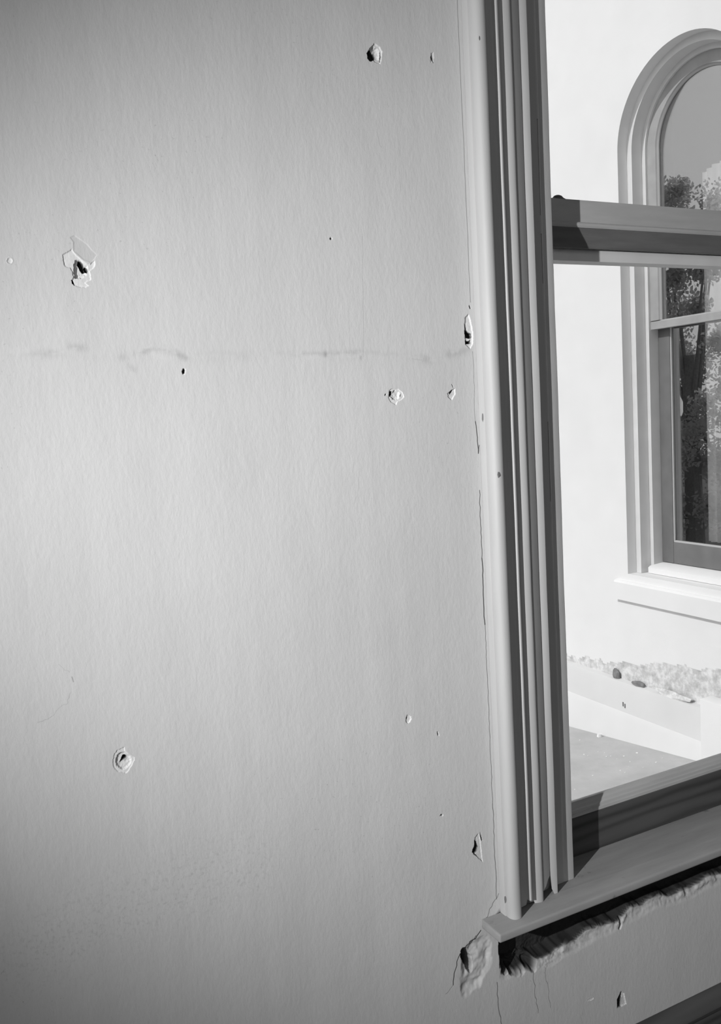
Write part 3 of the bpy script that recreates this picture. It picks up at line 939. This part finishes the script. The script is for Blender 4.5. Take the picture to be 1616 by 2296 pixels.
# flaking masonry at the foot of the wing wall
def bare_top(y):
    return np.interp(y, [1.9, 2.91, 3.285, 3.55, 3.92, 5.0, 7.0], [.26, .237, .185, .117, .085, .08, .07])
ys = np.arange(1.9, 6.0, .012); zs_ = np.arange(.03, .30, .012)
YY, ZZ = np.meshgrid(ys, zs_, indexing='ij')
tp = bare_top(YY) + .030 * (fbm(YY * 14, ZZ * 14, 61, 4) - .5) * 2
msk = ZZ < tp
XX = XE - .001 - .006 * fbm(YY * 10, ZZ * 10, 62, 3) * sst(0, .03, tp - ZZ)
idx = {}
bv_, bf_ = [], []
def bidx(i, j):
    if (i, j) not in idx:
        idx[(i, j)] = len(bv_)
        bv_.append((XX[i, j], YY[i, j], ZZ[i, j]))
    return idx[(i, j)]
for i in range(len(ys) - 1):
    for j in range(len(zs_) - 1):
        if msk[i, j] and msk[i + 1, j]:
            bf_.append((bidx(i, j), bidx(i + 1, j), bidx(i + 1, j + 1), bidx(i, j + 1)))
fm = mesh_obj('flaked_masonry', bv_, bf_, M_BARE, wing, 60)
fm['label'] = 'bare flaking masonry band at the foot of the white wall'

# lumps of broken stone lying on the curb
def rock(name, c, s, m, seed, parent=None):
    r = random.Random(seed)
    bm = bmesh.new()
    bmesh.ops.create_icosphere(bm, subdivisions=2, radius=1)
    for v_ in bm.verts:
        k = 1 + r.uniform(-.22, .22)
        v_.co = Vector((v_.co.x * s[0] * k, v_.co.y * s[1] * k, max(v_.co.z, -.35) * s[2] * k))
        v_.co += Vector((c[0], c[1], c[2] + .35 * s[2] * .8))
    return bm_obj(name, bm, m, parent)
curb = prism('roof_curb', [(3.255, .020), (3.260, .048), (3.2975, .052), (3.2975, -.60), (3.18, -.60), (3.18, -.325), (3.235, -.135), (3.253, -.115)], 'y', 1.82, 7.0, M_CURB, None, 30)
struct(curb, 'whitewashed sloping curb along the roof edge under the white wall', 'curb')
for k, (yy, zz) in enumerate(((3.450, -.072), (3.436, -.078))):
    nk = box('rusty_nick', (3.2515, 3.2565, yy - .0035, yy + .0035, zz - .012, zz + .012), M_GAP, curb, .001)
tag(rock('stone_lump', (3.284, 3.525, .051), (.014, .026, .042), M_DARKROCK, 3), 'upright dark broken stone lump on the curb, left of the flat one', 'stone')
tag(rock('stone_lump', (3.280, 3.36, .051), (.016, .045, .018), M_DARKROCK, 5), 'low flat dark stone lump on the curb, nearest the middle', 'stone')
tag(rock('stone_lump', (3.280, 3.12, .051), (.018, .13, .024), M_BARE, 9), 'long pale rubble heap on the curb beside the white block', 'stone')
blk = box('plinth_block', (3.215, 3.2965, 2.05, 2.895, -.35, .117), M_STUCCO, None, .006)
tag(blk, 'white square plinth block standing on the roof against the wing', 'block')

# flat roof between the buildings, falling away from the window
def roof_z(y): return -.293 + (3.82 - y) * .10
rv = [(-2.5, 1.80, roof_z(1.80)), (3.30, 1.80, roof_z(1.80)), (3.30, 7.0, roof_z(7.0)), (-2.5, 7.0, roof_z(7.0))]
rv += [(x, y, z - .25) for x, y, z in rv]
roof = mesh_obj('roof', rv, [(0, 1, 2, 3), (7, 6, 5, 4), (0, 4, 5, 1), (1, 5, 6, 2), (2, 6, 7, 3), (3, 7, 4, 0)], M_ROOF)
struct(roof, 'grey felt flat roof outside the window, speckled with paint flakes', 'roof')

# paint flakes lying on the roof (position and size in metres)
FLAKES = [(3.168, 3.547, .0176), (2.905, 3.372, .0053), (2.960, 3.267, .0052), (2.979, 3.257, .0045), (3.024, 3.211, .0059), (3.105, 3.202, .0074), (3.064, 3.034, .0057), (3.052, 3.573, .0056),
          (2.985, 3.128, .0043), (2.863, 3.067, .0042), (2.857, 3.029, .0042), (2.722, 3.102, .0049), (2.993, 3.317, .0038), (2.972, 3.205, .0029), (2.538, 3.018, .0040), (3.132, 3.060, .0036), (2.986, 3.358, .0030), (2.927, 3.078, .0028), (2.968, 3.023, .0035), (2.906, 3.344, .0037)]

for k, (fx_, fy_, fs_) in enumerate(FLAKES):
    r = random.Random(100 + k)
    bm = bmesh.new()
    n = 7
    zf = roof_z(fy_) + .0008
    thick = fs_ * (.8 if k == 0 else .35)
    rr = [fs_ * .85 * r.uniform(.7, 1.15) for _ in range(n)]
    tv = [bm.verts.new((fx_ + rr[i] * .85 * math.cos(6.283 * i / n), fy_ + rr[i] * .85 * math.sin(6.283 * i / n), zf + thick * r.uniform(.8, 1.2))) for i in range(n)]
    bv = [bm.verts.new((fx_ + rr[i] * math.cos(6.283 * i / n), fy_ + rr[i] * math.sin(6.283 * i / n), zf)) for i in range(n)]
    bm.faces.new(tv); bm.faces.new(bv[::-1])
    for i in range(n):
        bm.faces.new((tv[(i + 1) % n], tv[i], bv[i], bv[(i + 1) % n]))
    o = bm_obj('paint_flake', bm, M_FLAKE)
    if k == 0:
        tag(o, 'largest white plaster crumb on the grey roof, at the curb foot', 'flake')
    else:
        tag(o, 'tiny white paint flake scattered on the grey roof felt', 'flake', 'paint flakes scattered over the roof')

# white curtain hanging inside the arched window, near side
bm = bmesh.new()
NY, NZc = 60, 12
cy0, cy1 = 2.72, 3.205
front, back = [], []
for j in range(NZc + 1):
    rowf, rowb = [], []
    for i in range(NY + 1):
        y = cy0 + (cy1 - cy0) * i / NY
        z = .80 + (2.70 - .03 * (i / NY) ** 6 - .80) * j / NZc
        x = 3.64 + .014 * math.sin(y * 150) + .006 * math.sin(y * 61 + z)
        rowf.append(bm.verts.new((x, y, z))); rowb.append(bm.verts.new((x + .003, y, z)))
    front.append(rowf); back.append(rowb)
for j in range(NZc):
    for i in range(NY):
        bm.faces.new((front[j][i], front[j][i + 1], front[j + 1][i + 1], front[j + 1][i]))
        bm.faces.new((back[j][i + 1], back[j][i], back[j + 1][i], back[j + 1][i + 1]))
for j in range(NZc):
    for A, i in ((0, 0), (1, NY)):
        bm.faces.new((front[j][i], front[j + 1][i], back[j + 1][i], back[j][i]))
for i in range(NY):
    for j in (0, NZc):
        bm.faces.new((front[j][i], back[j][i], back[j][i + 1], front[j][i + 1]))
cur = bm_obj('curtain', bm, M_CURTAIN, None, 60)
tag(cur, 'white curtain hanging inside the arched window outside', 'curtain')

# trees out in the grounds: they show as reflections in the arched window
def tree(name, loc, height, spread, crown_z, seed, label, n=42000):
    r = random.Random(seed)
    root = empty(name, loc)
    tag(root, label, 'tree', 'trees in the grounds')
    x0, y0, z0 = loc
    # trunk with a few limbs
    bm = bmesh.new()
    def limb(p, q, ra, rb):
        ax = (q - p).normalized()
        s = ax.orthogonal().normalized(); t = ax.cross(s)
        A = [bm.verts.new(p + (s * math.cos(i * .785) + t * math.sin(i * .785)) * ra) for i in range(8)]
        B = [bm.verts.new(q + (s * math.cos(i * .785) + t * math.sin(i * .785)) * rb) for i in range(8)]
        for i in range(8):
            bm.faces.new((A[i], A[(i + 1) % 8], B[(i + 1) % 8], B[i]))
        bm.faces.new(A[::-1]); bm.faces.new(B)
    limb(Vector((x0, y0, z0)), Vector((x0 + .2, y0, z0 + height * .55)), .32, .2)
    clumps = []
    for i in range(90):
        a = r.uniform(0, 6.283); k = r.uniform(.1, 1) ** .6; hh = r.uniform(0, 1)
        rad = spread * (1 - .75 * abs(hh - .4) ** 1.3) * k
        c_ = Vector((x0 + rad * math.cos(a), y0 + rad * math.sin(a), z0 + crown_z + (height - crown_z - .5) * hh))
        clumps.append((c_, r.uniform(.55, 1.15) * spread * .30))
        if i < 12:
            limb(Vector((x0 + .1, y0, z0 + height * r.uniform(.3, .5))), c_, .09, .03)
    bm_obj('trunk', bm, M_BARK, root)
    LV, LF = [], []
    for i in range(n):
        c_, s = clumps[i % len(clumps)]
        d = Vector((r.gauss(0, 1), r.gauss(0, 1), r.gauss(0, 1))).normalized() * s * r.uniform(.1, 1.0)
        p = c_ + d
        u_ = Vector((r.uniform(-1, 1), r.uniform(-1, 1), r.uniform(-1, 1))).normalized()
        w_ = u_.orthogonal().normalized()
        sz = r.uniform(.05, .10)
        b_ = len(LV)
        LV += [p - u_ * sz, p + w_ * sz * .5, p + u_ * sz, p - w_ * sz * .5]
        LF.append((b_, b_ + 1, b_ + 2, b_ + 3))
    lf = mesh_obj('foliage', LV, LF, M_LEAF, root)
    lf['kind'] = 'stuff'
    place(root)
    return root
tree('leafy_tree', (-15.6, 20.4, -4.0), 12.6, 2.6, .9, 1, 'tall leafy tree reflected in the upper pane of the arched window')
tree('leafy_tree', (-17.0, 28.5, -4.0), 14.0, 2.8, .9, 2, 'shorter leafy tree reflected at the left edge of the arched window')
tree('leafy_tree', (-24.0, 20.5, -4.0), 13.0, 3.0, .9, 4, 'broad leafy tree at the right of the reflected group')
gr = box('ground', (-60, 60, 1.9, 80, -4.3, -4.0), M_GROUND)
struct(gr, 'dark grassy ground far below the roof', 'ground')
